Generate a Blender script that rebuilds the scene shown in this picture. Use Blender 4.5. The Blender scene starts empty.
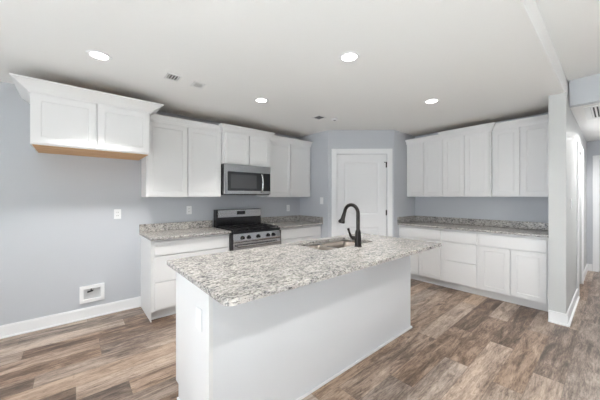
import bpy, bmesh, math, random
from mathutils import Vector, Matrix
random.seed(7)
C = bpy.context.scene.collection
S = bpy.context.scene
PI = math.pi

# ------------------------------------------------------------ camera, light, exposure
H = 1.39
cam_d = bpy.data.cameras.new('camera'); cam = bpy.data.objects.new('camera', cam_d); C.objects.link(cam)
cam.location = (0, 0, H)
YAW = 0.8662
cam.rotation_euler = (PI/2, 0, YAW - PI/2)
cam_d.sensor_width = 36; cam_d.lens = 267/600*36; cam_d.shift_y = -3.3/600
cam_d.clip_start = 0.02
S.camera = cam
S.view_settings.view_transform = 'Standard'
S.view_settings.look = 'None'
S.view_settings.gamma = 1
S.view_settings.use_curve_mapping = False
S.view_settings.exposure = 0.68

w = bpy.data.worlds.new('world'); S.world = w; w.use_nodes = True
bg = w.node_tree.nodes['Background']
# pale sky above; brighter lower half added to light the ceiling from below
_tc = w.node_tree.nodes.new('ShaderNodeTexCoord'); _sp = w.node_tree.nodes.new('ShaderNodeSeparateXYZ'); _r = w.node_tree.nodes.new('ShaderNodeValToRGB')
_mr = w.node_tree.nodes.new('ShaderNodeMapRange'); _mr.inputs['From Min'].default_value = -1; _mr.inputs['From Max'].default_value = 1
w.node_tree.links.new(_tc.outputs['Generated'], _sp.inputs[0]); w.node_tree.links.new(_sp.outputs[2], _mr.inputs[0]); w.node_tree.links.new(_mr.outputs[0], _r.inputs[0])
_r.color_ramp.elements[0].position = 0.49; _r.color_ramp.elements[0].color = (1.0, 0.97, 0.93, 1)
_r.color_ramp.elements[1].position = 0.51; _r.color_ramp.elements[1].color = (0.62, 0.66, 0.70, 1)
w.node_tree.links.new(_r.outputs[0], bg.inputs[0]); bg.inputs[1].default_value = 0.12

def area(name, loc, rot, sx, sy, power, col=(1, 1, 1)):
    l = bpy.data.lights.new(name, 'AREA'); l.shape = 'RECTANGLE'; l.size = sx; l.size_y = sy
    l.energy = power; l.color = col
    o = bpy.data.objects.new(name, l); C.objects.link(o); o.location = loc; o.rotation_euler = rot
    return o
# added unseen beams onto the floor out of view, bouncing up to the ceiling
def bounce_beam(name, loc, target, sx, sy, power, spread, col):
    d = Vector(target) - Vector(loc)
    o = area(name, loc, d.to_track_quat('-Z', 'Y').to_euler(), sx, sy, power, col)
    o.data.spread = spread
    return o
bounce_beam('rear_bounce', (0.2, -3.4, 2.5), (-0.3, -2.15, 0.0), 3.6, 0.8, 880, math.radians(36), (0.60, 0.82, 1.0))  # added beam behind the camera, for floor bounce
bounce_beam('left_bounce', (-3.9, 0.6, 2.3), (-2.3, 0.4, 0.0), 3.0, 0.8, 370, math.radians(42), (0.60, 0.82, 1.0))  # second added beam, from the left, for the same bounce
# soft fill lights added out of view, standing in for unseen windows
area('rear_fill', (1.2, -3.9, 1.2), (PI/2, 0, 0), 4.5, 1.7, 16, (0.88, 0.94, 1.0))

area('left_fill', (-3.95, 0.9, 1.15), (PI/2, 0, -PI/2), 3.0, 1.9, 27, (0.88, 0.94, 1.0)).data.spread = math.radians(100)  # added to brighten the right-hand cabinets and island end

# ------------------------------------------------------------ materials
def nm(name):
    m = bpy.data.materials.new(name); m.use_nodes = True
    nt = m.node_tree; return m, nt, nt.nodes['Principled BSDF']
def simple(name, col, rough=0.5, metal=0.0, spec=0.5, bump=0, bscale=200):
    m, nt, b = nm(name)
    b.inputs['Base Color'].default_value = (*col, 1); b.inputs['Roughness'].default_value = rough
    b.inputs['Metallic'].default_value = metal; b.inputs['Specular IOR Level'].default_value = spec
    tc = nt.nodes.new('ShaderNodeTexCoord'); n = nt.nodes.new('ShaderNodeTexNoise')
    n.inputs['Scale'].default_value = bscale
    nt.links.new(tc.outputs['Object'], n.inputs['Vector'])
    if bump:
        bp = nt.nodes.new('ShaderNodeBump'); bp.inputs['Strength'].default_value = bump
        bp.inputs['Distance'].default_value = 0.002
        nt.links.new(n.outputs['Fac'], bp.inputs['Height']); nt.links.new(bp.outputs['Normal'], b.inputs['Normal'])
    return m
M_wall = simple('wall_paint', (0.545, 0.565, 0.60), 0.55, bump=0.15, bscale=180)
M_stub = simple('stub_wall_paint', (0.57, 0.58, 0.575), 0.55, bump=0.15, bscale=180)
M_ceil = simple('ceiling_paint', (0.88, 0.88, 0.87), 0.9, bump=0.2, bscale=120)
M_trim = simple('trim_paint', (0.87, 0.88, 0.89), 0.35)
M_cab = simple('cabinet_paint', (0.82, 0.82, 0.82), 0.32)
M_island = simple('island_panel_paint', (0.78, 0.795, 0.82), 0.4)
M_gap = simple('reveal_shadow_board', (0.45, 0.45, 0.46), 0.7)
M_plate = simple('white_plastic', (0.88, 0.89, 0.90), 0.3)
M_dark = simple('dark_slot', (0.02, 0.02, 0.022), 0.6)
M_grey = simple('grey_recess', (0.35, 0.36, 0.37), 0.6)
M_box = simple('pale_grey_recess', (0.58, 0.59, 0.60), 0.6)
M_black = simple('black_enamel', (0.012, 0.012, 0.014), 0.18)
M_iron = simple('cast_iron', (0.018, 0.018, 0.02), 0.5, bump=0.3)
M_glass = simple('black_glass', (0.02, 0.021, 0.023), 0.06)
M_window = simple('oven_window_mesh', (0.055, 0.057, 0.06), 0.2)
M_bronze = simple('oil_rubbed_bronze', (0.035, 0.031, 0.03), 0.32, metal=0.85)
M_vent = simple('vent_metal', (0.78, 0.78, 0.78), 0.4)
M_chrome = simple('polished_steel', (0.75, 0.75, 0.76), 0.12, metal=1)

def steel(name, axis_scale, base=(0.55, 0.55, 0.56), rough=0.26):
    m, nt, b = nm(name)
    b.inputs['Metallic'].default_value = 1
    tc = nt.nodes.new('ShaderNodeTexCoord'); mp = nt.nodes.new('ShaderNodeMapping')
    mp.inputs['Scale'].default_value = axis_scale
    n = nt.nodes.new('ShaderNodeTexNoise'); n.inputs['Scale'].default_value = 1; n.inputs['Detail'].default_value = 3
    r = nt.nodes.new('ShaderNodeValToRGB')
    r.color_ramp.elements[0].color = (*[c*0.85 for c in base], 1); r.color_ramp.elements[1].color = (*[c*1.12 for c in base], 1)
    nt.links.new(tc.outputs['Object'], mp.inputs[0]); nt.links.new(mp.outputs[0], n.inputs['Vector'])
    nt.links.new(n.outputs['Fac'], r.inputs[0]); nt.links.new(r.outputs[0], b.inputs['Base Color'])
    b.inputs['Roughness'].default_value = rough
    return m
M_steel = steel('brushed_stainless', (3, 3, 260), (0.53, 0.53, 0.54), 0.22)
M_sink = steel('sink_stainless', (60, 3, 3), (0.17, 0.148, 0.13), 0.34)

def granite():
    m, nt, b = nm('granite')
    N = nt.nodes.new; K = nt.links.new
    tc = N('ShaderNodeTexCoord')
    # cream / light grey cloudy base
    n1 = N('ShaderNodeTexNoise'); n1.inputs['Scale'].default_value = 22; n1.inputs['Detail'].default_value = 5; n1.inputs['Roughness'].default_value = 0.65
    r1 = N('ShaderNodeValToRGB'); e = r1.color_ramp.elements
    e[0].position = 0.38; e[0].color = (0.22, 0.215, 0.215, 1); e[1].position = 0.62; e[1].color = (0.62, 0.585, 0.54, 1)
    x = e.new(0.50); x.color = (0.47, 0.44, 0.41, 1)
    # crystals
    v = N('ShaderNodeTexVoronoi'); v.inputs['Scale'].default_value = 150; v.inputs['Randomness'].default_value = 1
    sx = N('ShaderNodeSeparateColor')
    r2 = N('ShaderNodeValToRGB'); r2.color_ramp.interpolation = 'CONSTANT'; e = r2.color_ramp.elements
    e[0].position = 0; e[0].color = (0.02, 0.02, 0.024, 1)
    e[1].position = 0.13; e[1].color = (0.17, 0.165, 0.17, 1)
    for p, c in ((0.22, (0.34, 0.33, 0.32)), (0.44, (0.52, 0.49, 0.455)), (0.74, (0.68, 0.65, 0.61))):
        x = e.new(p); x.color = (*c, 1)
    mx = N('ShaderNodeMix'); mx.data_type = 'RGBA'; mx.inputs[0].default_value = 0.58
    # dark clusters
    n2 = N('ShaderNodeTexNoise'); n2.inputs['Scale'].default_value = 55; n2.inputs['Detail'].default_value = 6; n2.inputs['Roughness'].default_value = 0.7
    r3 = N('ShaderNodeValToRGB'); e = r3.color_ramp.elements
    e[0].position = 0.55; e[0].color = (1, 1, 1, 1); e[1].position = 0.61; e[1].color = (0.14, 0.14, 0.155, 1)
    mu = N('ShaderNodeMix'); mu.data_type = 'RGBA'; mu.blend_type = 'MULTIPLY'; mu.inputs[0].default_value = 0.75
    # long soft veins
    mp = N('ShaderNodeMapping'); mp.inputs['Scale'].default_value = (2.2, 9, 9); mp.inputs['Rotation'].default_value = (0, 0, 0.15)
    n4 = N('ShaderNodeTexNoise'); n4.inputs['Scale'].default_value = 1.3; n4.inputs['Detail'].default_value = 5
    r4 = N('ShaderNodeValToRGB'); e = r4.color_ramp.elements
    e[0].position = 0.35; e[0].color = (0.80, 0.80, 0.82, 1); e[1].position = 0.55; e[1].color = (0.92, 0.92, 0.91, 1)
    mv = N('ShaderNodeMix'); mv.data_type = 'RGBA'; mv.blend_type = 'MULTIPLY'; mv.inputs[0].default_value = 0.8
    ms = N('ShaderNodeMapping'); ms.inputs['Scale'].default_value = (0.62, 1, 1); K(tc.outputs['Object'], ms.inputs[0])
    for t in (n1, v, n2): K(ms.outputs[0], t.inputs['Vector'])
    K(tc.outputs['Object'], mp.inputs[0]); K(mp.outputs[0], n4.inputs['Vector']); K(n4.outputs['Fac'], r4.inputs[0])
    K(n1.outputs['Fac'], r1.inputs[0]); K(v.outputs['Color'], sx.inputs[0]); K(sx.outputs[0], r2.inputs[0])
    K(r1.outputs[0], mx.inputs[6]); K(r2.outputs[0], mx.inputs[7])
    K(n2.outputs['Fac'], r3.inputs[0]); K(mx.outputs[2], mu.inputs[6]); K(r3.outputs[0], mu.inputs[7])
    K(mu.outputs[2], mv.inputs[6]); K(r4.outputs[0], mv.inputs[7]); K(mv.outputs[2], b.inputs['Base Color'])
    b.inputs['Roughness'].default_value = 0.22
    return m
M_granite = granite()

def floor_mat():
    m, nt, b = nm('vinyl_plank')
    N = nt.nodes.new; K = nt.links.new
    def math_(op, a, b_=None, c=None):
        n = N('ShaderNodeMath'); n.operation = op
        for i, v in enumerate((a, b_, c)):
            if v is None: continue
            if isinstance(v, (int, float)): n.inputs[i].default_value = v
            else: K(v, n.inputs[i])
        return n.outputs[0]
    tc = N('ShaderNodeTexCoord'); sp = N('ShaderNodeSeparateXYZ'); K(tc.outputs['Object'], sp.inputs[0])
    x, y = sp.outputs[0], sp.outputs[1]
    ry = math_('DIVIDE', math_('ADD', y, 20.055), 0.178)
    row = math_('FLOOR', ry); fy = math_('FRACT', ry)
    wn = N('ShaderNodeTexWhiteNoise'); wn.noise_dimensions = '1D'; K(row, wn.inputs['W'])
    rx = math_('DIVIDE', math_('ADD', math_('ADD', x, 30.0), math_('MULTIPLY', wn.outputs['Value'], 1.22)), 1.22)
    colm = math_('FLOOR', rx); fx = math_('FRACT', rx)
    cb = N('ShaderNodeCombineXYZ'); K(row, cb.inputs[0]); K(colm, cb.inputs[1])
    w2 = N('ShaderNodeTexWhiteNoise'); w2.noise_dimensions = '2D'; K(cb.outputs[0], w2.inputs['Vector'])
    s2 = N('ShaderNodeSeparateColor'); K(w2.outputs['Color'], s2.inputs[0])
    # grain coordinates, shifted per plank
    g = N('ShaderNodeCombineXYZ')
    K(math_('ADD', math_('MULTIPLY', x, 1.6), math_('MULTIPLY', s2.outputs[0], 37)), g.inputs[0])
    K(math_('ADD', math_('MULTIPLY', y, 10.0), math_('MULTIPLY', s2.outputs[1], 53)), g.inputs[1])
    n1 = N('ShaderNodeTexNoise'); n1.inputs['Scale'].default_value = 1.7; n1.inputs['Detail'].default_value = 7; n1.inputs['Roughness'].default_value = 0.66; n1.inputs['Distortion'].default_value = 0.7
    K(g.outputs[0], n1.inputs['Vector'])
    g2 = N('ShaderNodeCombineXYZ')
    K(math_('ADD', math_('MULTIPLY', x, 9.0), math_('MULTIPLY', s2.outputs[1], 31)), g2.inputs[0])
    K(math_('MULTIPLY', y, 70.0), g2.inputs[1])
    n2 = N('ShaderNodeTexNoise'); n2.inputs['Scale'].default_value = 1.5; n2.inputs['Detail'].default_value = 6; n2.inputs['Roughness'].default_value = 0.7
    K(g2.outputs[0], n2.inputs['Vector'])
    # knots and dark smudges
    g3 = N('ShaderNodeCombineXYZ')
    K(math_('ADD', math_('MULTIPLY', x, 6.0), math_('MULTIPLY', s2.outputs[2], 19)), g3.inputs[0])
    K(math_('ADD', math_('MULTIPLY', y, 17.0), math_('MULTIPLY', s2.outputs[0], 11)), g3.inputs[1])
    n3 = N('ShaderNodeTexNoise'); n3.inputs['Scale'].default_value = 2.8; n3.inputs['Detail'].default_value = 8; n3.inputs['Roughness'].default_value = 0.75; n3.inputs['Distortion'].default_value = 1.2
    K(g3.outputs[0], n3.inputs['Vector'])
    r1 = N('ShaderNodeValToRGB'); e = r1.color_ramp.elements
    e[0].position = 0.30; e[0].color = (0.075, 0.052, 0.040, 1)
    e[1].position = 0.72; e[1].color = (0.52, 0.42, 0.345, 1)
    q = e.new(0.44); q.color = (0.20, 0.146, 0.114, 1)
    q = e.new(0.56); q.color = (0.35, 0.272, 0.22, 1)
    f = math_('ADD', n1.outputs['Fac'], math_('MULTIPLY', math_('SUBTRACT', n2.outputs['Fac'], 0.5), 0.6))
    f = math_('ADD', f, math_('MULTIPLY', math_('SUBTRACT', s2.outputs[2], 0.5), 0.25))
    K(f, r1.inputs[0])
    r3 = N('ShaderNodeValToRGB'); e = r3.color_ramp.elements
    e[0].position = 0.54; e[0].color = (1, 1, 1, 1); e[1].position = 0.66; e[1].color = (0.34, 0.30, 0.27, 1)
    K(n3.outputs['Fac'], r3.inputs[0])
    mu = N('ShaderNodeMix'); mu.data_type = 'RGBA'; mu.blend_type = 'MULTIPLY'; mu.inputs[0].default_value = 0.8
    K(r1.outputs[0], mu.inputs[6]); K(r3.outputs[0], mu.inputs[7])
    # per plank hue: grey <-> warm
    hs = N('ShaderNodeHueSaturation'); K(mu.outputs[2], hs.inputs['Color'])
    K(math_('ADD', 0.90, math_('MULTIPLY', s2.outputs[0], 0.45)), hs.inputs['Saturation'])
    K(math_('ADD', 0.84, math_('MULTIPLY', s2.outputs[1], 0.25)), hs.inputs['Value'])
    # seams
    sy = math_('LESS_THAN', math_('MINIMUM', fy, math_('SUBTRACT', 1.0, fy)), 0.0085)
    sx = math_('LESS_THAN', math_('MINIMUM', fx, math_('SUBTRACT', 1.0, fx)), 0.0012)
    seam = math_('MAXIMUM', sy, sx)
    ms = N('ShaderNodeMix'); ms.data_type = 'RGBA'; K(math_('MULTIPLY', seam, 0.6), ms.inputs[0])
    K(hs.outputs[0], ms.inputs[6]); ms.inputs[7].default_value = (0.10, 0.075, 0.06, 1)
    K(ms.outputs[2], b.inputs['Base Color'])
    b.inputs['Roughness'].default_value = 0.36
    bp = N('ShaderNodeBump'); bp.inputs['Strength'].default_value = 0.15; bp.inputs['Distance'].default_value = 0.003
    K(n2.outputs['Fac'], bp.inputs['Height']); K(bp.outputs['Normal'], b.inputs['Normal'])
    return m
M_floor = floor_mat()

def ply():
    m, nt, b = nm('raw_plywood')
    N = nt.nodes.new; K = nt.links.new
    tc = N('ShaderNodeTexCoord'); mp = N('ShaderNodeMapping'); mp.inputs['Scale'].default_value = (2.5, 30, 30)
    n = N('ShaderNodeTexNoise'); n.inputs['Scale'].default_value = 1; n.inputs['Detail'].default_value = 5
    r = N('ShaderNodeValToRGB'); e = r.color_ramp.elements
    e[0].position = 0.3; e[0].color = (0.50, 0.27, 0.12, 1); e[1].position = 0.7; e[1].color = (0.72, 0.46, 0.25, 1)
    K(tc.outputs['Object'], mp.inputs[0]); K(mp.outputs[0], n.inputs['Vector']); K(n.outputs['Fac'], r.inputs[0]); K(r.outputs[0], b.inputs['Base Color'])
    b.inputs['Roughness'].default_value = 0.6
    return m
M_ply = ply()
def emit(name, col, s):
    m, nt, b = nm(name)
    b.inputs['Base Color'].default_value = (0.9, 0.9, 0.9, 1)
    b.inputs['Emission Color'].default_value = (*col, 1); b.inputs['Emission Strength'].default_value = s
    return m
M_lens = emit('lamp_lens', (1.0, 0.97, 0.92), 6.0)

# ------------------------------------------------------------ mesh helpers
def box(bm, x0, x1, y0, y1, z0, z1, bev=0.0):
    vs = [bm.verts.new(p) for p in ((x0, y0, z0), (x1, y0, z0), (x1, y1, z0), (x0, y1, z0), (x0, y0, z1), (x1, y0, z1), (x1, y1, z1), (x0, y1, z1))]
    fs = [bm.faces.new([vs[i] for i in f]) for f in ((0, 3, 2, 1), (4, 5, 6, 7), (0, 1, 5, 4), (1, 2, 6, 5), (2, 3, 7, 6), (3, 0, 4, 7))]
    if bev:
        es = list({e for f in fs for e in f.edges})
        bmesh.ops.bevel(bm, geom=es, offset=bev, segments=2, affect='EDGES', profile=0.5)
    return bm
def nb(): return bmesh.new()
def B(*a, **k): return box(nb(), *a, **k)
def cyl(bm, p0, p1, r0, r1=None, n=24):
    if r1 is None: r1 = r0
    p0, p1 = Vector(p0), Vector(p1); d = p1 - p0
    q = d.to_track_quat('Z', 'Y').to_matrix().to_4x4()
    bmesh.ops.create_cone(bm, cap_ends=True, segments=n, radius1=r0, radius2=r1, depth=d.length, matrix=Matrix.Translation((p0+p1)/2) @ q)
    return bm
def tube(bm, pts, radii, n=16):
    pts = [Vector(p) for p in pts]
    rings = []
    ref = Vector((1, 0, 0)) if abs((pts[1]-pts[0]).normalized().x) < 0.8 else Vector((0, 0, 1))
    for i, p in enumerate(pts):
        t = (pts[min(i+1, len(pts)-1)] - pts[max(i-1, 0)]).normalized()
        a = (ref - t*ref.dot(t)).normalized(); c = t.cross(a)
        r = radii[i] if isinstance(radii, (list, tuple)) else radii
        rings.append([bm.verts.new(p + (a*math.cos(2*PI*k/n) + c*math.sin(2*PI*k/n))*r) for k in range(n)])
    for a, b_ in zip(rings, rings[1:]):
        for k in range(n): bm.faces.new((a[k], a[(k+1) % n], b_[(k+1) % n], b_[k]))
    bm.faces.new(rings[0][::-1]); bm.faces.new(rings[-1])
    return bm
def prism(bm, outline, z0, z1):
    lo = [bm.verts.new((x, y, z0)) for x, y in outline]; hi = [bm.verts.new((x, y, z1)) for x, y in outline]
    n = len(lo)
    bm.faces.new(lo[::-1]); bm.faces.new(hi)
    for i in range(n): bm.faces.new((lo[i], lo[(i+1) % n], hi[(i+1) % n], hi[i]))
    return bm
def obj(name, bm, mat, parent=None, smooth=False):
    bmesh.ops.recalc_face_normals(bm, faces=bm.faces)
    me = bpy.data.meshes.new(name); bm.to_mesh(me); bm.free()
    me.materials.append(mat)
    if smooth:
        for p in me.polygons: p.use_smooth = True
        try: me.set_sharp_from_angle(angle=math.radians(35))
        except Exception: pass
    o = bpy.data.objects.new(name, me); C.objects.link(o)
    if parent: o.parent = parent
    return o
def tag(o, label, cat, group=None, kind=None):
    o['label'] = label; o['category'] = cat
    if group: o['group'] = group
    if kind: o['kind'] = kind
    return o
def thing(name, label, cat, loc=(0, 0, 0), rz=0.0, group=None):
    o = bpy.data.objects.new(name, None); C.objects.link(o); o.empty_display_size = 0.1
    o.location = loc; o.rotation_euler = (0, 0, rz)
    return tag(o, label, cat, group)
def struct(name, bm, mat, parent=None, loc=None, rz=0, smooth=False):
    o = obj(name, bm, mat, parent, smooth)
    if parent is None: o['kind'] = 'structure'
    if loc: o.location = loc; o.rotation_euler = (0, 0, rz)
    return o

# ------------------------------------------------------------ plan of the room
YA = 3.90          # stove wall
XR, YR1 = 3.305, 3.15    # pantry return next to the stove wall
XD, YR2 = 4.144, 2.415   # diagonal ends here; return next to the right wall
XB = 4.88          # right cabinet wall
ZK, ZL, ZH = 2.52, 2.72, 2.43   # kitchen, living, hall ceilings
YS = 0.335         # hall side of the stub wall
XS, YI = 4.055, 0.475     # stub end face, stub kitchen side
XH, XE, YH = 4.33, 7.4, -0.85
RB = -PI/2

# floor
struct('floor', B(-4.2, 7.7, -4.2, 4.1, -0.10, 0), M_floor)
# ceilings: kitchen ceiling drops below the living room ceiling
struct('ceiling_kitchen', B(-4.2, 5.0, YS+0.012, 4.1, ZK, ZK+0.35), M_ceil)
struct('ceiling_living', B(-4.2, XH+0.1, -4.2, YS+0.011, ZL, ZL+0.15), M_ceil)
struct('ceiling_hall', B(XH+0.102, XE+0.2, YH-0.1, YS, ZH, ZH+0.15), M_ceil)
# walls
struct('wall_stove_side', B(-4.2, XR, YA, YA+0.12, 0, ZK), M_wall)
struct('wall_pantry_return', B(XR, XR+0.10, YR1, YA+0.12, 0, ZK), M_wall)
struct('wall_pantry_side', B(XD, XB, YR2, YR2+0.10, 0, ZK), M_wall)
struct('wall_right', B(XB, XB+0.12, YI, YR2+0.10, 0, ZK), M_wall)
# stub wall / hall left wall with a doorway
bm = nb(); box(bm, XS, 5.39, YS, YI, 0, ZK-0.001); box(bm, 6.17, XE+0.1, YS, YI, 0, ZK-0.001); box(bm, 5.39, 6.17, YS, YI, 2.07, ZK-0.001)
struct('wall_hall_left', bm, M_stub)
bm = nb(); box(bm, XE, XE+0.1, 0.245-0.07-0.0, YS, 0, ZH); box(bm, XE, XE+0.1, YH, 0.175-0.80, 0, ZH); box(bm, XE, XE+0.1, 0.175-0.80, 0.175, 2.07, ZH)
struct('wall_hall_end', bm, M_wall)
struct('wall_hall_header', B(XH, XH+0.10, YH, YS-0.002, ZH, ZL), M_wall)
struct('wall_hall_right', B(XH, XE+0.1, YH-0.12, YH, 0, ZH), M_wall)
struct('wall_living_right', B(XH, XH+0.12, -4.2, YH-0.12, 0, ZL), M_wall)

# diagonal pantry wall with the door opening; local x runs along the wall, front is -y
UX, UY = XD-XR, YR2-YR1
LD = math.hypot(UX, UY); AD = math.atan2(UY, UX)
s0, s1, zt = 0.146, 0.997, 2.115
bm = nb(); box(bm, 0, s0, 0, 0.10, 0, ZK); box(bm, s1, LD, 0, 0.10, 0, ZK); box(bm, s0, s1, 0, 0.10, zt, ZK)
struct('wall_pantry_diagonal', bm, M_wall, loc=(XR, YR1, 0), rz=AD)

def casing(name, w0, w1, zt, wd, loc, rz, th=0.018, y0=0.0):
    """three-sided casing round an opening, lying on local plane y=y0, front is -y"""
    bm = nb()
    box(bm, w0-wd, w0, y0-th, y0-0.0005, 0, zt+wd, bev=0.004); box(bm, w1, w1+wd, y0-th, y0-0.0005, 0, zt+wd, bev=0.004)
    box(bm, w0, w1, y0-th, y0-0.0005, zt, zt+wd, bev=0.004)
    # inner bead
    for a, b_ in ((w0-0.022, w0-0.012), (w1+0.012, w1+0.022)): box(bm, a, b_, y0-th-0.004, y0-th+0.001, 0, zt+0.016)
    box(bm, w0-0.022, w1+0.022, y0-th-0.004, y0-th+0.001, zt+0.012, zt+0.022)
    return struct(name, bm, M_trim, loc=loc, rz=rz)
casing('trim_1', s0, s1, zt, 0.088, (XR, YR1, 0), AD)

def panel_door_bm(w, h, panels, th=0.035, rec=0.010, mold=0.022):
    """slab w x h, front at y=0 facing -y, with recessed moulded panels [(x0,x1,z0,z1)]"""
    bm = nb()
    xs = sorted({0, w} | {v for p in panels for v in p[:2]}); zs = sorted({0, h} | {v for p in panels for v in p[2:]})
    for i in range(len(xs)-1):
        for j in range(len(zs)-1):
            a, b_, c, d = xs[i], xs[i+1], zs[j], zs[j+1]
            if any(abs(a-p[0]) < 1e-6 and abs(b_-p[1]) < 1e-6 and abs(c-p[2]) < 1e-6 and abs(d-p[3]) < 1e-6 for p in panels):
                m_ = mold
                o = [bm.verts.new(q) for q in ((a, 0, c), (b_, 0, c), (b_, 0, d), (a, 0, d))]
                i_ = [bm.verts.new(q) for q in ((a+m_, rec, c+m_), (b_-m_, rec, c+m_), (b_-m_, rec, d-m_), (a+m_, rec, d-m_))]
                for k in range(4): bm.faces.new((o[k], o[(k+1) % 4], i_[(k+1) % 4], i_[k]))
                if m_ > 0.01:
                    i2 = [bm.verts.new(q) for q in ((a+2.2*m_, rec-0.006, c+2.2*m_), (b_-2.2*m_, rec-0.006, c+2.2*m_), (b_-2.2*m_, rec-0.006, d-2.2*m_), (a+2.2*m_, rec-0.006, d-2.2*m_))]
                    for k in range(4): bm.faces.new((i_[k], i_[(k+1) % 4], i2[(k+1) % 4], i2[k]))
                    bm.faces.new(i2)
                else: bm.faces.new(i_)
            else:
                bm.faces.new([bm.verts.new(q) for q in ((a, 0, c), (b_, 0, c), (b_, 0, d), (a, 0, d))])
    for q in (((0, 0, 0), (0, 0, h), (0, th, h), (0, th, 0)), ((w, 0, 0), (w, th, 0), (w, th, h), (w, 0, h)),
              ((0, 0, 0), (0, th, 0), (w, th, 0), (w, 0, 0)), ((0, 0, h), (w, 0, h), (w, th, h), (0, th, h)), ((0, th, 0), (0, th, h), (w, th, h), (w, th, 0))):
        bm.faces.new([bm.verts.new(v) for v in q])
    bmesh.ops.remove_doubles(bm, verts=bm.verts, dist=1e-5)
    return bm
def interior_door(name, w0, w1, zt, loc, rz, knob_left=True, y0=0.012, hinges=True):
    w = w1-w0-0.006; h = zt-0.012
    z2 = 1.08
    bm = panel_door_bm(w, h, [(0.125, w-0.125, 0.24, 0.862), (0.125, w-0.125, z2, h-0.125)])
    bmesh.ops.translate(bm, verts=bm.verts, vec=(w0+0.003, y0, 0.008))
    d = struct(name, bm, M_trim, loc=loc, rz=rz)
    kx = w0+0.062 if knob_left else w1-0.062
    bm = nb(); cyl(bm, (kx, y0-0.0, 0.975), (kx, y0-0.010, 0.975), 0.032); cyl(bm, (kx, y0-0.008, 0.975), (kx, y0-0.04, 0.975), 0.011)
    bmesh.ops.create_uvsphere(bm, u_segments=16, v_segments=12, radius=0.027, matrix=Matrix.Translation((kx, y0-0.052, 0.975)) @ Matrix.Diagonal((1, 0.75, 1, 1)))
    obj('door_knob', bm, M_bronze, d, True)
    if hinges:
        hx = w1-0.004 if knob_left else w0+0.004
        for z in (0.24, 1.12, 1.93):
            bm = nb(); cyl(bm, (hx, y0-0.010, z-0.045), (hx, y0-0.010, z+0.045), 0.007, n=12); box(bm, hx-0.014, hx+0.004, y0-0.004, y0+0.002, z-0.045, z+0.045)
            if z > 1.9: box(bm, hx-0.045, hx, y0-0.012, y0-0.004, z+0.038, z+0.05)
            obj('hinge', bm, M_bronze, d)
    return d
interior_door('door_1', s0, s1, zt, (XR, YR1, 0), AD, True)
struct('trim_2', B(s0, s1, 0.05, 0.06, 0, zt), M_gap, loc=(XR, YR1, 0), rz=AD)   # grey sheet behind the slab, its colour standing for shade in the gaps

# hall doors
casing('trim_3', 5.39, 6.17, 2.07, 0.085, (0, YS, 0), 0)
interior_door('door_2', 5.39, 6.17, 2.07, (0, YS, 0), 0, True, y0=0.06, hinges=False)
# end wall: local x -> -Y
casing('trim_4', 0, 0.80, 2.07, 0.085, (XE, 0.175, 0), RB)
interior_door('door_3', 0, 0.80, 2.07, (XE, 0.175, 0), RB, False, y0=0.03, hinges=False)

# baseboards
def bboard(name, a, b_, loc, rz, h=0.125, shoe=True):
    bm = nb(); box(bm, a, b_, -0.014, -0.0005, 0, h-0.012); box(bm, a, b_, -0.009, -0.0005, h-0.012, h)
    if shoe: box(bm, a, b_, -0.030, -0.014, 0, 0.018, bev=0.005)
    return struct(name, bm, M_trim, loc=loc, rz=rz)
bboard('baseboard_stove_side', -4.2, 0.655, (0, YA, 0), 0)
bboard('baseboard_pantry_left', 0.02, s0-0.09, (XR, YR1, 0), AD)
bboard('baseboard_pantry_right', s1+0.09, LD-0.02, (XR, YR1, 0), AD)
# stub end (faces -X) and hall side (faces -Y)
bm = nb()
box(bm, XS-0.014, XS-0.0005, YS-0.014, YI-0.0, 0, 0.125); box(bm, XS-0.030, XS-0.014, YS-0.030, YI, 0, 0.018)
box(bm, XS-0.0005, 5.30, YS-0.014, YS-0.0005, 0, 0.125); box(bm, XS-0.014, 5.30, YS-0.030, YS-0.0141, 0, 0.018)
struct('baseboard_stub', bm, M_trim)
bm = nb(); box(bm, 6.26, XE, YS-0.014, YS-0.0005, 0, 0.125); struct('baseboard_hall_left', bm, M_trim)
bm = nb(); box(bm, XE-0.014, XE-0.0005, 0.265, YS-0.015, 0, 0.125); struct('baseboard_hall_end', bm, M_trim)

# ------------------------------------------------------------ cabinets
DT = 0.021
def cab_door(parent, x0, x1, z0, z1, yf, stile=0.057, name='door', mat=None):
    """shaker door: front plane at y = yf-DT"""
    w, h = x1-x0, z1-z0
    bm = panel_door_bm(w, h, [(stile, w-stile, stile, h-stile)], th=DT, rec=0.0045, mold=0.004)
    bmesh.ops.translate(bm, verts=bm.verts, vec=(x0, yf-DT, z0))
    return obj(name, bm, mat or M_cab, parent)
def drawer(parent, x0, x1, z0, z1, yf):
    return obj('drawer_front', B(x0, x1, yf-DT, yf-0.0005, z0, z1, bev=0.003), M_cab, parent)
def crown_bm(w, d, prof, L, R):
    bm = nb(); rows = []
    for o, z in prof:
        pts = []
        if L: pts += [(-o, -0.002)]
        pts += [(-o if L else 0, -(d+o)), (w+o if R else w, -(d+o))]
        if R: pts += [(w+o, -0.002)]
        rows.append([bm.verts.new((x, y, z)) for x, y in pts])
    n = len(rows)
    for i in range(n):
        a, b_ = rows[i], rows[(i+1) % n]
        for k in range(len(a)-1): bm.faces.new((a[k], a[k+1], b_[k+1], b_[k]))
    bm.faces.new([r[0] for r in rows]); bm.faces.new([r[-1] for r in rows][::-1])
    return bm
def crown_prof(z0, z1, o):
    return [(0.0005, z0), (0.012, z0), (0.014, z0+0.014), (o*0.45, z0+(z1-z0)*0.45), (o-0.006, z1-0.014), (o, z1-0.012), (o, z1), (o-0.010, z1), (o*0.45-0.012, z0+(z1-z0)*0.45+0.004), (0.0005, z0+0.03)]

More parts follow.
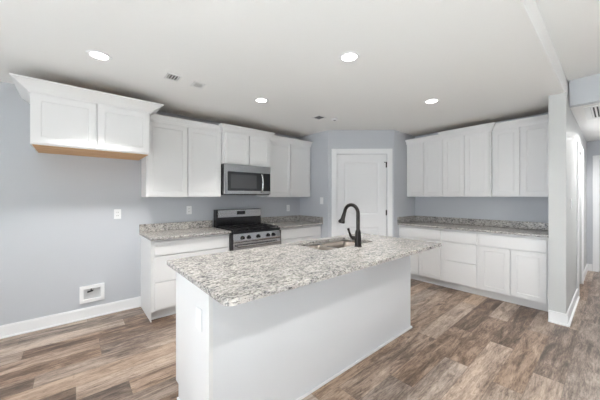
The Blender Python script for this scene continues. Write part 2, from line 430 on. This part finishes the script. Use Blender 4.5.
def upper(label, group, loc, rz, w, d, zb, zt, doors, crown, name='wall_cabinet', raw_bottom=False, zc=None):
    """doors: list of (x0,x1); crown: (z0, z1, out, L, R)"""
    t = thing(name, label, 'cabinet', (loc[0], loc[1], zb), rz, group)
    yb = -0.002
    df = d-DT
    z = lambda v: v-zb
    bm = nb(); box(bm, 0, w, -df, yb, 0, z(crown[0])+0.006); obj('cabinet_box', bm, M_cab, t)
    obj('top_panel', B(0.003, w-0.003, -df+0.003, yb-0.003, z(crown[0])+0.0065, z(crown[0])+0.012), M_ply, t)
    for x0, x1 in doors: cab_door(t, x0, x1, 0.012, z(crown[0])-0.004, -df-0.0005)
    if raw_bottom:
        obj('underside_panel', B(0.012, w-0.012, -df+0.012, yb-0.004, -0.004, -0.0005), M_ply, t)['label'] = 'unpainted plywood underside'
    prof = [(o, z(v)) for o, v in crown_prof(crown[0], crown[1], crown[2])]
    obj('crown_moulding', crown_bm(w, d-DT+0.001, prof, crown[3], crown[4]), M_cab, t)
    return t
GU = 'white wall cabinets'
# over the refrigerator space: deep and shallow in height, hung higher
upper('short deep white two-door cabinet hung high over the empty refrigerator space, with raw wood underside', GU,
      (-0.286, YA), 0, 0.930, 0.61, 1.853, 2.385, [(0.012, 0.459), (0.471, 0.918)], (2.300, 2.402, 0.112, True, True), raw_bottom=True)
upper('tall white two-door wall cabinet left of the microwave', GU,
      (0.662, YA), 0, 0.928, 0.33, 1.385, 2.37, [(0.014, 0.463), (0.474, 0.916)], (2.290, 2.378, 0.055, False, False))
upper('small white two-door wall cabinet directly above the microwave', GU,
      (1.592, YA), 0, 0.768, 0.415, 1.857, 2.38, [(0.026, 0.383), (0.394, 0.746)], (2.290, 2.390, 0.060, True, True))
upper('tall white two-door wall cabinet between the microwave and the pantry wall', GU,
      (2.362, YA), 0, 0.935, 0.33, 1.385, 2.37, [(0.014, 0.460), (0.471, 0.921)], (2.290, 2.378, 0.055, False, True))
# right wall
upper('white two-door wall cabinet on the right-hand wall, next to the pantry corner', GU,
      (XB, 2.412), RB, 0.632, 0.33, 1.39, 2.385, [(0.012, 0.310), (0.321, 0.618)], (2.318, 2.400, 0.055, True, False))
upper('middle white two-door wall cabinet on the right-hand wall, standing slightly proud', GU,
      (XB, 1.779), RB, 0.648, 0.38, 1.39, 2.395, [(0.018, 0.308), (0.324, 0.628)], (2.322, 2.424, 0.060, True, True))
upper('white two-door wall cabinet on the right-hand wall, against the stub wall', GU,
      (XB, 1.130), RB, 0.636, 0.33, 1.39, 2.385, [(0.016, 0.310), (0.327, 0.624)], (2.326, 2.420, 0.055, False, False))

ZC = 0.938; SL = 0.030   # counter top height, slab
def base(label, group, loc, rz, w, fronts, d=0.60, name='base_cabinet', end_left=False):
    t = thing(name, label, 'cabinet', (loc[0], loc[1], 0), rz, group)
    df = d-DT; zt = ZC-SL-0.001
    obj('cabinet_box', B(0, w, -df, -0.002, 0.105, zt), M_cab, t)
    obj('toe_kick', B(0.0 if not end_left else 0.0, w, -(df-0.07), -0.002, 0, 0.1045), M_cab, t)
    for k, x0, x1, z0, z1 in fronts:
        if k == 'door': cab_door(t, x0, x1, z0, z1, -df-0.0005)
        else: drawer(t, x0, x1, z0, z1, -df-0.0005)
    return t
GB = 'white base cabinets'
t = base('white base cabinet with three wide drawers, left of the stove', GB, (0.662, YA), 0, 0.925,
     [('drawer', 0.030, 0.900, 0.730, 0.880), ('drawer', 0.030, 0.900, 0.438, 0.715), ('drawer', 0.030, 0.900, 0.130, 0.423)], end_left=True)
obj('end_panel', B(-0.008, -0.0005, -0.585, -0.002, 0, ZC-SL-0.001), M_cab, t)
obj('shoe_moulding', B(0.0, 0.925, -0.524, -0.512, 0, 0.018), M_trim, t)
base('white base cabinet right of the stove, beside the pantry wall', GB, (2.380, YA), 0, 0.920,
     [('drawer', 0.025, 0.895, 0.730, 0.880), ('door', 0.025, 0.455, 0.130, 0.715), ('door', 0.462, 0.895, 0.130, 0.715)])
base('white base cabinet with one drawer above two doors, next to the pantry corner', GB, (XB, 2.412), RB, 0.712,
     [('drawer', 0.020, 0.690, 0.722, 0.878), ('door', 0.020, 0.352, 0.118, 0.706), ('door', 0.360, 0.690, 0.118, 0.706)])
base('white base cabinet with three stacked drawers in the middle of the right-hand wall', GB, (XB, 1.699), RB, 0.478,
     [('drawer', 0.018, 0.460, 0.722, 0.878), ('drawer', 0.018, 0.460, 0.446, 0.708), ('drawer', 0.018, 0.460, 0.118, 0.432)])
base('white base cabinet with wide drawer above two doors, against the stub wall', GB, (XB, 1.220), RB, 0.727,
     [('drawer', 0.018, 0.700, 0.722, 0.878), ('door', 0.018, 0.352, 0.118, 0.706), ('door', 0.364, 0.700, 0.118, 0.706)])

# ------------------------------------------------------------ countertops
CD = 0.635
def slab(name, label, group, loc, rz, x0, x1, splash_extra=(), d=CD):
    t = thing(name, label, 'countertop', (loc[0], loc[1], ZC-SL), rz, group)
    obj('slab', B(x0, x1, -d, -0.002, 0, SL, bev=0.004), M_granite, t)
    obj('backsplash', B(x0, x1, -0.022, -0.002, SL+0.0005, SL+0.10, bev=0.002), M_granite, t)
    for a in splash_extra: obj('side_splash', B(*a, SL+0.0005, SL+0.10, bev=0.002), M_granite, t)
    return t
GC = 'speckled granite wall counters'
slab('countertop', 'speckled grey granite countertop left of the stove', GC, (0, YA), 0, 0.640, 1.588)
slab('countertop', 'speckled grey granite countertop right of the stove, ending at the pantry wall', GC, (0, YA), 0, 2.378, XR-0.002, [(XR-0.022, XR-0.002, -CD, -0.0225)])
slab('countertop', 'long speckled grey granite countertop along the right-hand wall', GC, (XB, 0), RB, -YR2+0.002, -YI-0.002, [(-YR2+0.002, -YR2+0.022, -CD, -0.0225)])

# ------------------------------------------------------------ island
IX0, IX1, IY0, IY1 = 0.553, 2.73, 1.40, 2.00
t = thing('kitchen_island', 'long white kitchen island base with plain panelled back', 'island', ((IX0+IX1)/2, (IY0+IY1)/2, 0))
ox, oy = (IX0+IX1)/2, (IY0+IY1)/2
def bi(x0, x1, y0, y1, z0, z1, **k): return B(x0-ox, x1-ox, y0-oy, y1-oy, z0, z1, **k)
zt_ = ZC-SL-0.001
# hollow core so that the sink bowls hang free inside it
bm = nb()
for a in ((IX0+0.018, IX1-0.018, IY0+0.012, IY0+0.03), (IX0+0.018, IX1-0.018, IY1-0.02, IY1)): box(bm, a[0]-ox, a[1]-ox, a[2]-oy, a[3]-oy, 0.105, zt_)
box(bm, IX0+0.018-ox, IX1-0.018-ox, IY0+0.03-oy, IY1-0.02-oy, 0.105, 0.125)
obj('cabinet_box', bm, M_cab, t)
obj('back_panel', bi(IX0+0.02, IX1, IY0, IY0+0.0115, 0, zt_), M_island, t)
for x0, x1 in ((IX0, IX0+0.0175), (IX1-0.0175, IX1)):
    bm = nb(); prism(bm, [(IY0+0.012-oy if x0 > 1 else IY0-oy, 0), (IY1-0.06-oy, 0), (IY1-0.06-oy, 0.10), (IY1-oy, 0.10), (IY1-oy, zt_), (IY0+0.012-oy if x0 > 1 else IY0-oy, zt_)], x0-ox, x1-ox)
    # prism was drawn in (y,z) and extruded in x
    for v in bm.verts: v.co = Vector((v.co.z, v.co.x, v.co.y))
    obj('end_panel', bm, M_cab, t)
obj('corner_strip', bi(IX0-0.001, IX0+0.0195, IY0-0.004, IY0-0.0005, 0, zt_), M_cab, t)
obj('toe_kick', bi(IX0+0.018, IX1-0.018, IY1-0.08, IY1-0.065, 0, 0.1045), M_cab, t)
bm = nb()
box(bm, IX0-0.012-ox, IX1+0.012-ox, IY0-0.014-oy, IY0-0.0045-oy, 0, 0.017); box(bm, IX0-0.012-ox, IX0-0.0015-ox, IY0-0.004-oy, IY1-0.062-oy, 0, 0.017); box(bm, IX1+0.0005-ox, IX1+0.012-ox, IY0-0.004-oy, IY1-0.062-oy, 0, 0.017)
obj('shoe_moulding', bm, M_trim, t)
for x0, x1, k in ((IX0+0.03, IX0+0.48, 0), (IX0+0.50, IX0+0.95, 0), (IX0+0.97, IX0+1.35, 1), (IX0+1.36, IX0+1.74, 1), (IX0+1.76, IX1-0.03, 0)):
    # kitchen side fronts face +Y
    for kind, z0, z1 in (('door', 0.13, 0.715), ('drawer_front', 0.73, 0.88)):
        bm = B(x0-ox, x1-ox, IY1+0.0005-oy, IY1+0.02-oy, z0, z1, bev=0.003) if kind != 'door' else panel_door_bm(x1-x0, z1-z0, [(0.057, x1-x0-0.057, 0.057, z1-z0-0.057)], th=DT, rec=0.009, mold=0.004)
        if kind == 'door':
            for v in bm.verts: v.co = Vector((x1-ox - v.co.x, IY1+0.0005+DT-oy - v.co.y, z0 + v.co.z))
        obj(kind, bm, M_cab, t)

# island worktop with the sink cut-out
CX0, CX1, CY0, CY1 = 0.506, 2.745, 1.085, 2.070
HX0, HX1, HY0, HY1 = 1.605, 2.325, 1.568, 1.960
def rrect(x0, x1, y0, y1, r, n=6, rs=None):
    rs = rs or (r, r, r, r)
    out = []
    for (cx, cy, a0), rr in zip(((x0, y0, PI), (x1, y0, 1.5*PI), (x1, y1, 0), (x0, y1, 0.5*PI)), rs):
        sx = 1 if cx == x0 else -1; sy = 1 if cy == y0 else -1
        c = (cx+sx*rr, cy+sy*rr)
        for k in range(n+1):
            a = a0 + k*(PI/2)/n; out.append((c[0]+rr*math.cos(a), c[1]+rr*math.sin(a)))
    return out
def ring_slab(outer, inner, z0, z1, ez=0.004):
    """slab with a hole: outer & inner outlines of equal vertex count"""
    bm = nb(); n = len(outer)
    def ringv(o, z): return [bm.verts.new((x, y, z)) for x, y in o]
    cx = sum(p[0] for p in outer)/n; cy = sum(p[1] for p in outer)/n
    sh = [(x-(ez if x > cx else -ez), y-(ez if y > cy else -ez)) for x, y in outer]
    a0, a1, a2, b1, b0 = ringv(outer, z0), ringv(outer, z1-ez), ringv(sh, z1), ringv(inner, z1), ringv(inner, z0)
    for p, q in ((a0, a1), (a1, a2), (a2, b1), (b1, b0), (b0, a0)):
        for k in range(n): bm.faces.new((p[k], p[(k+1) % n], q[(k+1) % n], q[k]))
    return bm
outer = rrect(CX0, CX1, CY0, CY1, 0.03, rs=(0.045, 0.02, 0.02, 0.02)); inner = rrect(HX0, HX1, HY0, HY1, 0.05)
t = thing('island_countertop', 'large speckled granite island countertop with a sink cut-out', 'countertop', ((CX0+CX1)/2, (CY0+CY1)/2, ZC-SL))
bm = ring_slab(outer, inner, 0, SL)
bmesh.ops.translate(bm, verts=bm.verts, vec=(-(CX0+CX1)/2, -(CY0+CY1)/2, 0))
obj('slab', bm, M_granite, t)

# double bowl sink
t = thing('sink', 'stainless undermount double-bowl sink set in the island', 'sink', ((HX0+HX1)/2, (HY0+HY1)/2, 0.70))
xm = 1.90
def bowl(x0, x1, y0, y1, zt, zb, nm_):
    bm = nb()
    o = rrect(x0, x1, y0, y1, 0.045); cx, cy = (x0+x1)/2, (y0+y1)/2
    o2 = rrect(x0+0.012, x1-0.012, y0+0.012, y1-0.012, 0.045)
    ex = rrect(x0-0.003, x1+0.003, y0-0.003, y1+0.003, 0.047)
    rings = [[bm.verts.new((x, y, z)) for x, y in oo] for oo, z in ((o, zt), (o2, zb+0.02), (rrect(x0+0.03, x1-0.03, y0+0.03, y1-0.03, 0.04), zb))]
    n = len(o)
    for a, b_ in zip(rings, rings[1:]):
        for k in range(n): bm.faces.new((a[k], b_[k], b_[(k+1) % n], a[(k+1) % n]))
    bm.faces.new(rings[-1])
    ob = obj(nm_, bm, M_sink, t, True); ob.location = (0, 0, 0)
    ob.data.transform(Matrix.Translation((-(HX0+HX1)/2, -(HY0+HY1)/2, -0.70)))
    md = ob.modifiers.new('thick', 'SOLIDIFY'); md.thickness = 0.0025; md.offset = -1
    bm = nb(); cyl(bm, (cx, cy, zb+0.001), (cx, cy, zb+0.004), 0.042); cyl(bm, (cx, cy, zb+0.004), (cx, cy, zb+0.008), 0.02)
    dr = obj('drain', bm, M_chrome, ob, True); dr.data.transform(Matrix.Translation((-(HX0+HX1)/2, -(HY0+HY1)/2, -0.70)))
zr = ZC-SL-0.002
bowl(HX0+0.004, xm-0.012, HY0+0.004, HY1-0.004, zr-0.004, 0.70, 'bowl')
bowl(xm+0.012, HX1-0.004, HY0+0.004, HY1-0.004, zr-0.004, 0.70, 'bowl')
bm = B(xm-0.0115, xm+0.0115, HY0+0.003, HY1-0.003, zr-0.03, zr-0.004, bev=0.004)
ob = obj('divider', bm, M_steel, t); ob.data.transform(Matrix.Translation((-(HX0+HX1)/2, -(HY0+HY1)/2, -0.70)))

# faucet: gooseneck toward +Y
fx, fy = 1.975, 1.508
t = thing('faucet', 'dark bronze gooseneck pull-down faucet beside the island sink', 'faucet', (fx, fy, ZC), 0)
bm = nb(); cyl(bm, (0, 0, 0), (0, 0, 0.008), 0.034); cyl(bm, (0, 0, 0.008), (0, 0, 0.05), 0.029, 0.026); cyl(bm, (0, 0, 0.05), (0, 0, 0.13), 0.030, 0.026)
cyl(bm, (0, 0, 0.13), (0, 0, 0.155), 0.026, 0.017)
obj('faucet_body', bm, M_bronze, t, True)
R_ = 0.078; zc = 0.298
pts = [(0, 0, 0.13), (0, 0, 0.20), (0, 0, zc)] + [(0, R_-R_*math.cos(a), zc+R_*math.sin(a)) for a in [PI*k/14 for k in range(1, 14)]]
_d = (Vector(pts[-1])-Vector(pts[-2])).normalized(); pts += [tuple(Vector(pts[-1])+_d*0.03)]
ex, ey = pts[-1][1], pts[-1][2]
obj('faucet_neck', tube(nb(), pts, 0.0165), M_bronze, t, True)
dv = Vector((0, pts[-1][1]-pts[-2][1], pts[-1][2]-pts[-2][2])).normalized()
p0 = Vector(pts[-1]); bm = nb()
tube(bm, [p0-dv*0.004, p0+dv*0.02, p0+dv*0.05, p0+dv*0.075, p0+dv*0.088], [0.0175, 0.019, 0.021, 0.028, 0.029])
obj('spray_head', bm, M_bronze, t, True)
hd = (-0.76, 0.65)
hp = lambda r, z: (hd[0]*r, hd[1]*r, z)
bm = nb(); cyl(bm, hp(0.018, 0.075), hp(0.058, 0.080), 0.019, 0.017)
tube(bm, [hp(0.050, 0.078), hp(0.068, 0.098), hp(0.080, 0.130), hp(0.090, 0.165)], [0.015, 0.012, 0.009, 0.012])
obj('faucet_handle', bm, M_bronze, t, True)

# ------------------------------------------------------------ range
RX0, RX1 = 1.592, 2.374
t = thing('stove', 'freestanding stainless steel and black gas range with five front knobs', 'stove', ((RX0+RX1)/2, YA, 0))
W = (RX1-RX0)/2; DF = 0.665
obj('stove_body', B(-W, W, -DF+0.03, -0.004, 0.02, 0.895, bev=0.003), M_black, t)
obj('cooktop', B(-W, W, -DF+0.02, -0.13, 0.8955, 0.928, bev=0.005), M_black, t)
# control strip, slightly tilted
bm = nb(); prism(bm, [(-DF+0.029, 0.785), (-DF+0.029, 0.893), (-DF+0.012, 0.893), (-DF-0.005, 0.80), (-DF-0.003, 0.785)], -W+0.010, W-0.010)
for v in bm.verts: v.co = Vector((v.co.z, v.co.x, v.co.y))
cp = obj('control_panel', bm, M_steel, t)
for x in (-0.245, -0.150, 0.0, 0.165, 0.255):
    bm = nb(); cyl(bm, (x, -DF+0.006, 0.842), (x, -DF-0.012, 0.839), 0.024); cyl(bm, (x, -DF-0.012, 0.839), (x, -DF-0.034, 0.836), 0.020, 0.017)
    box(bm, x-0.004, x+0.004, -DF-0.040, -DF-0.02, 0.822, 0.852)
    obj('knob', bm, M_black, cp, True)
# oven door
bm = nb(); box(bm, -W+0.008, W-0.008, -DF-0.004, -DF+0.0295, 0.20, 0.778, bev=0.004)
od = obj('oven_door', bm, M_steel, t)
obj('oven_window', B(-W+0.09, W-0.09, -DF-0.007, -DF-0.0045, 0.30, 0.64, bev=0.001), M_glass, od)
bm = nb(); tube(bm, [(-W+0.05, -DF-0.045, 0.735), (W-0.05, -DF-0.045, 0.735)], 0.013)
for x in (-W+0.08, W-0.08): cyl(bm, (x, -DF-0.0045, 0.735), (x, -DF-0.045, 0.735), 0.009, n=12)
obj('door_handle', bm, M_steel, od, True)
obj('storage_drawer', B(-W+0.008, W-0.008, -DF-0.004, -DF+0.0295, 0.07, 0.19, bev=0.004), M_steel, t)
obj('side_edge', B(-W, -W+0.0075, -DF-0.002, -DF+0.0295, 0.07, 0.893), M_black, t)
obj('side_edge', B(W-0.0075, W, -DF-0.002, -DF+0.0295, 0.07, 0.893), M_black, t)
# backguard
bgd = obj('backguard', B(-W+0.01, W-0.01, -0.125, -0.015, 0.896, 1.195, bev=0.006), M_black, t)
obj('backguard_panel', B(-W+0.030, W-0.012, -0.133, -0.1255, 1.078, 1.190, bev=0.003), M_steel, bgd)
obj('display', B(-0.055, 0.085, -0.1355, -0.1335, 1.115, 1.168), M_glass, bgd)
# burners and grates
for x, y, r in ((-0.24, -0.25, 0.04), (-0.24, -0.52, 0.05), (0.0, -0.385, 0.055), (0.24, -0.25, 0.04), (0.24, -0.52, 0.05)):
    bm = nb(); cyl(bm, (x, y, 0.9285), (x, y, 0.936), r*1.1); cyl(bm, (x, y, 0.936), (x, y, 0.944), r*0.8); obj('burner', bm, M_iron, t, True)
for x0, x1 in ((-0.365, -0.125), (-0.12, 0.12), (0.125, 0.365)):
    bm = nb()
    for y in (-0.625, -0.53, -0.385, -0.25, -0.155): box(bm, x0, x1, y-0.005, y+0.005, 0.944, 0.956)
    for x in (x0, (x0+x1)/2-0.005, x1-0.01): box(bm, x, x+0.01, -0.63, -0.15, 0.944, 0.956)
    for x in (x0, x1-0.01):
        for y in (-0.63, -0.16): box(bm, x, x+0.01, y, y+0.01, 0.9285, 0.944)
    obj('grate', bm, M_iron, t)
for x in (-W+0.05, W-0.05):
    for y in (-0.58, -0.08): obj('foot', cyl(nb(), (x, y, 0), (x, y, 0.0205), 0.018, n=12), M_black, t)

# ------------------------------------------------------------ microwave
mz0, mz1 = 1.415, 1.850
W = 0.383
t = thing('microwave', 'stainless steel over-the-range microwave with curved handle, mounted above the stove', 'microwave', (1.976, YA, mz0))
hh = mz1-mz0
obj('microwave_body', B(-W+0.003, W-0.003, -0.385, -0.003, 0, hh, bev=0.003), M_black, t)
dr = obj('door', B(-W+0.003, W-0.003, -0.418, -0.3855, 0.012, hh, bev=0.004), M_steel, t)
obj('door_glass', B(-W+0.048, 0.243, -0.4205, -0.4185, 0.060, hh-0.105, bev=0.001), M_glass, dr)
obj('window', B(-W+0.092, 0.125, -0.4225, -0.4208, 0.095, hh-0.145), M_window, dr)
obj('control_panel', B(0.248, W-0.010, -0.4205, -0.4185, 0.060, hh-0.105, bev=0.001), M_glass, t)
zz = [0.045, 0.06, 0.11, 0.175, 0.24, 0.29, 0.305]
yy = [0.419, 0.436, 0.452, 0.457, 0.452, 0.436, 0.419]
obj('door_handle', tube(nb(), [(0.215, -y, z) for y, z in zip(yy, zz)], 0.0125), M_chrome, dr, True)
bm = nb()
for k in range(14): box(bm, -W+0.06+k*0.047, -W+0.095+k*0.047, -0.41, -0.39, 0.0075, 0.0115)
obj('vent_grille', bm, M_dark, t)

# ------------------------------------------------------------ wall plates
def plate(name, label, cat, loc, rz, kind='outlet', group=None, sx=0.072, sz=0.116, horiz=False):
    t = thing(name, label, cat, loc, rz, group)
    pl = obj('plate', B(-sx/2, sx/2, -0.007, -0.001, -sz/2, sz/2, bev=0.002), M_plate, t)
    if kind == 'outlet':
        for z in (-0.02, 0.02):
            bm = nb(); box(bm, -0.017, 0.017, -0.0095, -0.0072, z-0.014, z+0.014, bev=0.001); so = obj('socket', bm, M_plate, t)
            bm = nb(); box(bm, -0.009, -0.006, -0.0100, -0.0096, z-0.005, z+0.007); box(bm, 0.006, 0.009, -0.0100, -0.0096, z-0.005, z+0.007); obj('slots', bm, M_dark, so)
    elif kind == 'switch':
        bm = nb(); box(bm, -0.016, 0.016, -0.0105, -0.0072, -0.033, 0.033, bev=0.002); obj('rocker', bm, M_plate, t)
    return t
GO = 'white electrical outlets'
plate('electrical_outlet', 'white outlet on the bare wall of the refrigerator space', 'outlet', (0.411, YA, 1.18), 0, 'outlet', GO)
plate('electrical_outlet', 'white outlet above the counter left of the stove', 'outlet', (1.252, YA, 1.20), 0, 'outlet', GO)
plate('electrical_outlet', 'white outlet above the counter right of the stove', 'outlet', (3.025, YA, 1.18), 0, 'outlet', GO)
plate('light_switch', 'white rocker light switch beside the pantry door', 'switch', (XR, 3.30, 1.32), RB, 'switch', None, 0.075, 0.118)
plate('light_switch', 'white rocker light switch on the stub wall at the hallway entrance', 'switch', (4.50, YS, 1.31), 0, 'switch', None, 0.075, 0.118)
t = plate('cover_plate', 'white blank cover plate on the left end of the kitchen island', 'outlet', (IX0-0.001, 1.538, 0.695), RB, 'blank', None, 0.085, 0.125)

# refrigerator water supply box
bx0, bx1, bz0, bz1 = 0.055, 0.282, 0.185, 0.375
t = thing('water_supply_box', 'white recessed water supply box with valve low on the wall', 'valve box', ((bx0+bx1)/2, YA, bz0))
hw, hz = (bx1-bx0)/2, bz1-bz0
bm = nb(); fr = 0.036
box(bm, -hw, hw, -0.024, -0.001, 0, fr, bev=0.002); box(bm, -hw, hw, -0.024, -0.001, hz-fr, hz, bev=0.002)
box(bm, -hw, -hw+fr, -0.024, -0.001, fr, hz-fr); box(bm, hw-fr, hw, -0.024, -0.001, fr, hz-fr)
obj('frame', bm, M_plate, t)
obj('recess', B(-hw+fr+0.0005, hw-fr-0.0005, -0.004, -0.001, fr+0.0005, hz-fr-0.0005), M_box, t)
bm = nb(); cyl(bm, (-0.01, -0.006, 0.125), (-0.01, -0.020, 0.125), 0.008, n=12); cyl(bm, (-0.045, -0.016, 0.118), (0.010, -0.016, 0.127), 0.008, n=12); cyl(bm, (-0.01, -0.014, 0.125), (-0.01, -0.014, 0.152), 0.005, n=12)
obj('valve', bm, M_dark, t)['label'] = 'dark shut-off valve'

# ------------------------------------------------------------ ceiling fittings
def can(x, y, z, label, group, power=14, cone=104):
    t = thing('recessed_light', label, 'ceiling light', (x, y, z), 0, group)
    bm = nb(); n = 32
    prof = [(0.058, -0.002), (0.062, -0.007), (0.080, -0.006), (0.086, -0.001)]
    rings = [[bm.verts.new((r*math.cos(2*PI*k/n), r*math.sin(2*PI*k/n), zz)) for k in range(n)] for r, zz in prof]
    for a, b_ in zip(rings, rings[1:]):
        for k in range(n): bm.faces.new((a[k], a[(k+1) % n], b_[(k+1) % n], b_[k]))
    obj('trim_ring', bm, M_trim, t, True)
    bm = nb(); cyl(bm, (0, 0, -0.001), (0, 0, -0.005), 0.0575, n=32); obj('lens', bm, M_lens, t)
    l = bpy.data.lights.new('lamp', 'SPOT'); l.energy = power; l.spot_size = math.radians(cone); l.spot_blend = 0.4; l.shadow_soft_size = 0.05
    l.color = (1.0, 0.985, 0.96)
    o = bpy.data.objects.new('lamp', l); C.objects.link(o); o.parent = t; o.location = (0, 0, -0.03)
    return t
GL = 'round recessed ceiling lights'
PW = 30
can(0.16, 2.665, ZK, 'round recessed light in front of the high refrigerator cabinet', GL, PW*2.1)
can(1.68, 2.672, ZK, 'round recessed light on the ceiling nearest the microwave', GL, PW)
can(1.700, 1.385, ZK, 'round recessed light above the island, centre of the ceiling', GL, PW)
can(3.225, 1.395, ZK, 'round recessed light in front of the right-hand wall cabinets', GL, PW)
for x in (-0.6, 0.9, 2.4):
    can(x, -0.55, ZL, 'round recessed light in the living room ceiling behind the viewpoint', 'living room recessed lights', 27, 150)
can(5.7, -0.30, ZH, 'unseen recessed light added to the hallway ceiling', None, 65, 170)  # added out of view to brighten the hallway

def vent(label, loc, sx, sy, n, group=None, bar=0.16, name='ceiling_vent', mat=None):
    rz = 0
    t = thing(name, label, 'vent', loc, rz, group)
    bm = nb(); f = 0.014
    box(bm, -sx/2, sx/2, -sy/2, -sy/2+f, -0.008, -0.0005); box(bm, -sx/2, sx/2, sy/2-f, sy/2, -0.008, -0.0005)
    box(bm, -sx/2, -sx/2+f, -sy/2+f, sy/2-f, -0.008, -0.0005); box(bm, sx/2-f, sx/2, -sy/2+f, sy/2-f, -0.008, -0.0005)
    obj('frame', bm, M_vent, t)
    obj('backing', B(-sx/2+f, sx/2-f, -sy/2+f, sy/2-f, -0.002, -0.0006), M_dark, t)
    w_ = (sx-2*f)/n
    bm = nb()
    for k in range(n):
        x = -sx/2+f+(k+0.5)*w_
        bx = box(bm, x-w_*bar, x+w_*bar, -sy/2+f, sy/2-f, -0.0078, -0.0045)
    obj('louvres', bm, mat or M_vent, t)
    return t
vent('small white ceiling vent with dark slots, nearer the high cabinet', (0.720, 2.695, ZK), 0.125, 0.145, 4, 'small ceiling vents')
vent('small white ceiling vent with slots, the paler one nearer the stove', (0.965, 2.722, ZK), 0.115, 0.125, 5, 'small ceiling vents', 0.26)
vent('grey metal supply register on the ceiling near the pantry', (2.665, 2.715, ZK), 0.15, 0.15, 4, None, 0.10, mat=M_grey)
t = thing('smoke_detector', 'small round white detector on the ceiling before the pantry', 'detector', (2.885, 2.62, ZK))
bm = nb(); cyl(bm, (0, 0, -0.022), (0, 0, -0.001), 0.045, 0.052); obj('housing', bm, M_plate, t, True)
obj('sensor', cyl(nb(), (0, 0, -0.028), (0, 0, -0.0225), 0.018), M_grey, t)

# hall return-air grille
t = thing('return_air_grille', 'large white louvred return-air grille in the hallway ceiling', 'vent', (4.88, -0.06, ZH))
bm = nb(); gx, gy = 0.37, 0.29
box(bm, -gx, gx, -gy, -gy+0.05, -0.012, -0.0005); box(bm, -gx, gx, gy-0.05, gy, -0.012, -0.0005); box(bm, -gx, -gx+0.05, -gy+0.05, gy-0.05, -0.012, -0.0005); box(bm, gx-0.05, gx, -gy+0.05, gy-0.05, -0.012, -0.0005)
obj('frame', bm, M_vent, t)
obj('backing', B(-gx+0.05, gx-0.05, -gy+0.05, gy-0.05, -0.002, -0.0006), M_dark, t)
bm = nb()
for k in range(16):
    y = -gy+0.062+k*0.0305; box(bm, -gx+0.05, gx-0.05, y-0.008, y+0.008, -0.010, -0.006)
obj('louvres', bm, M_vent, t)
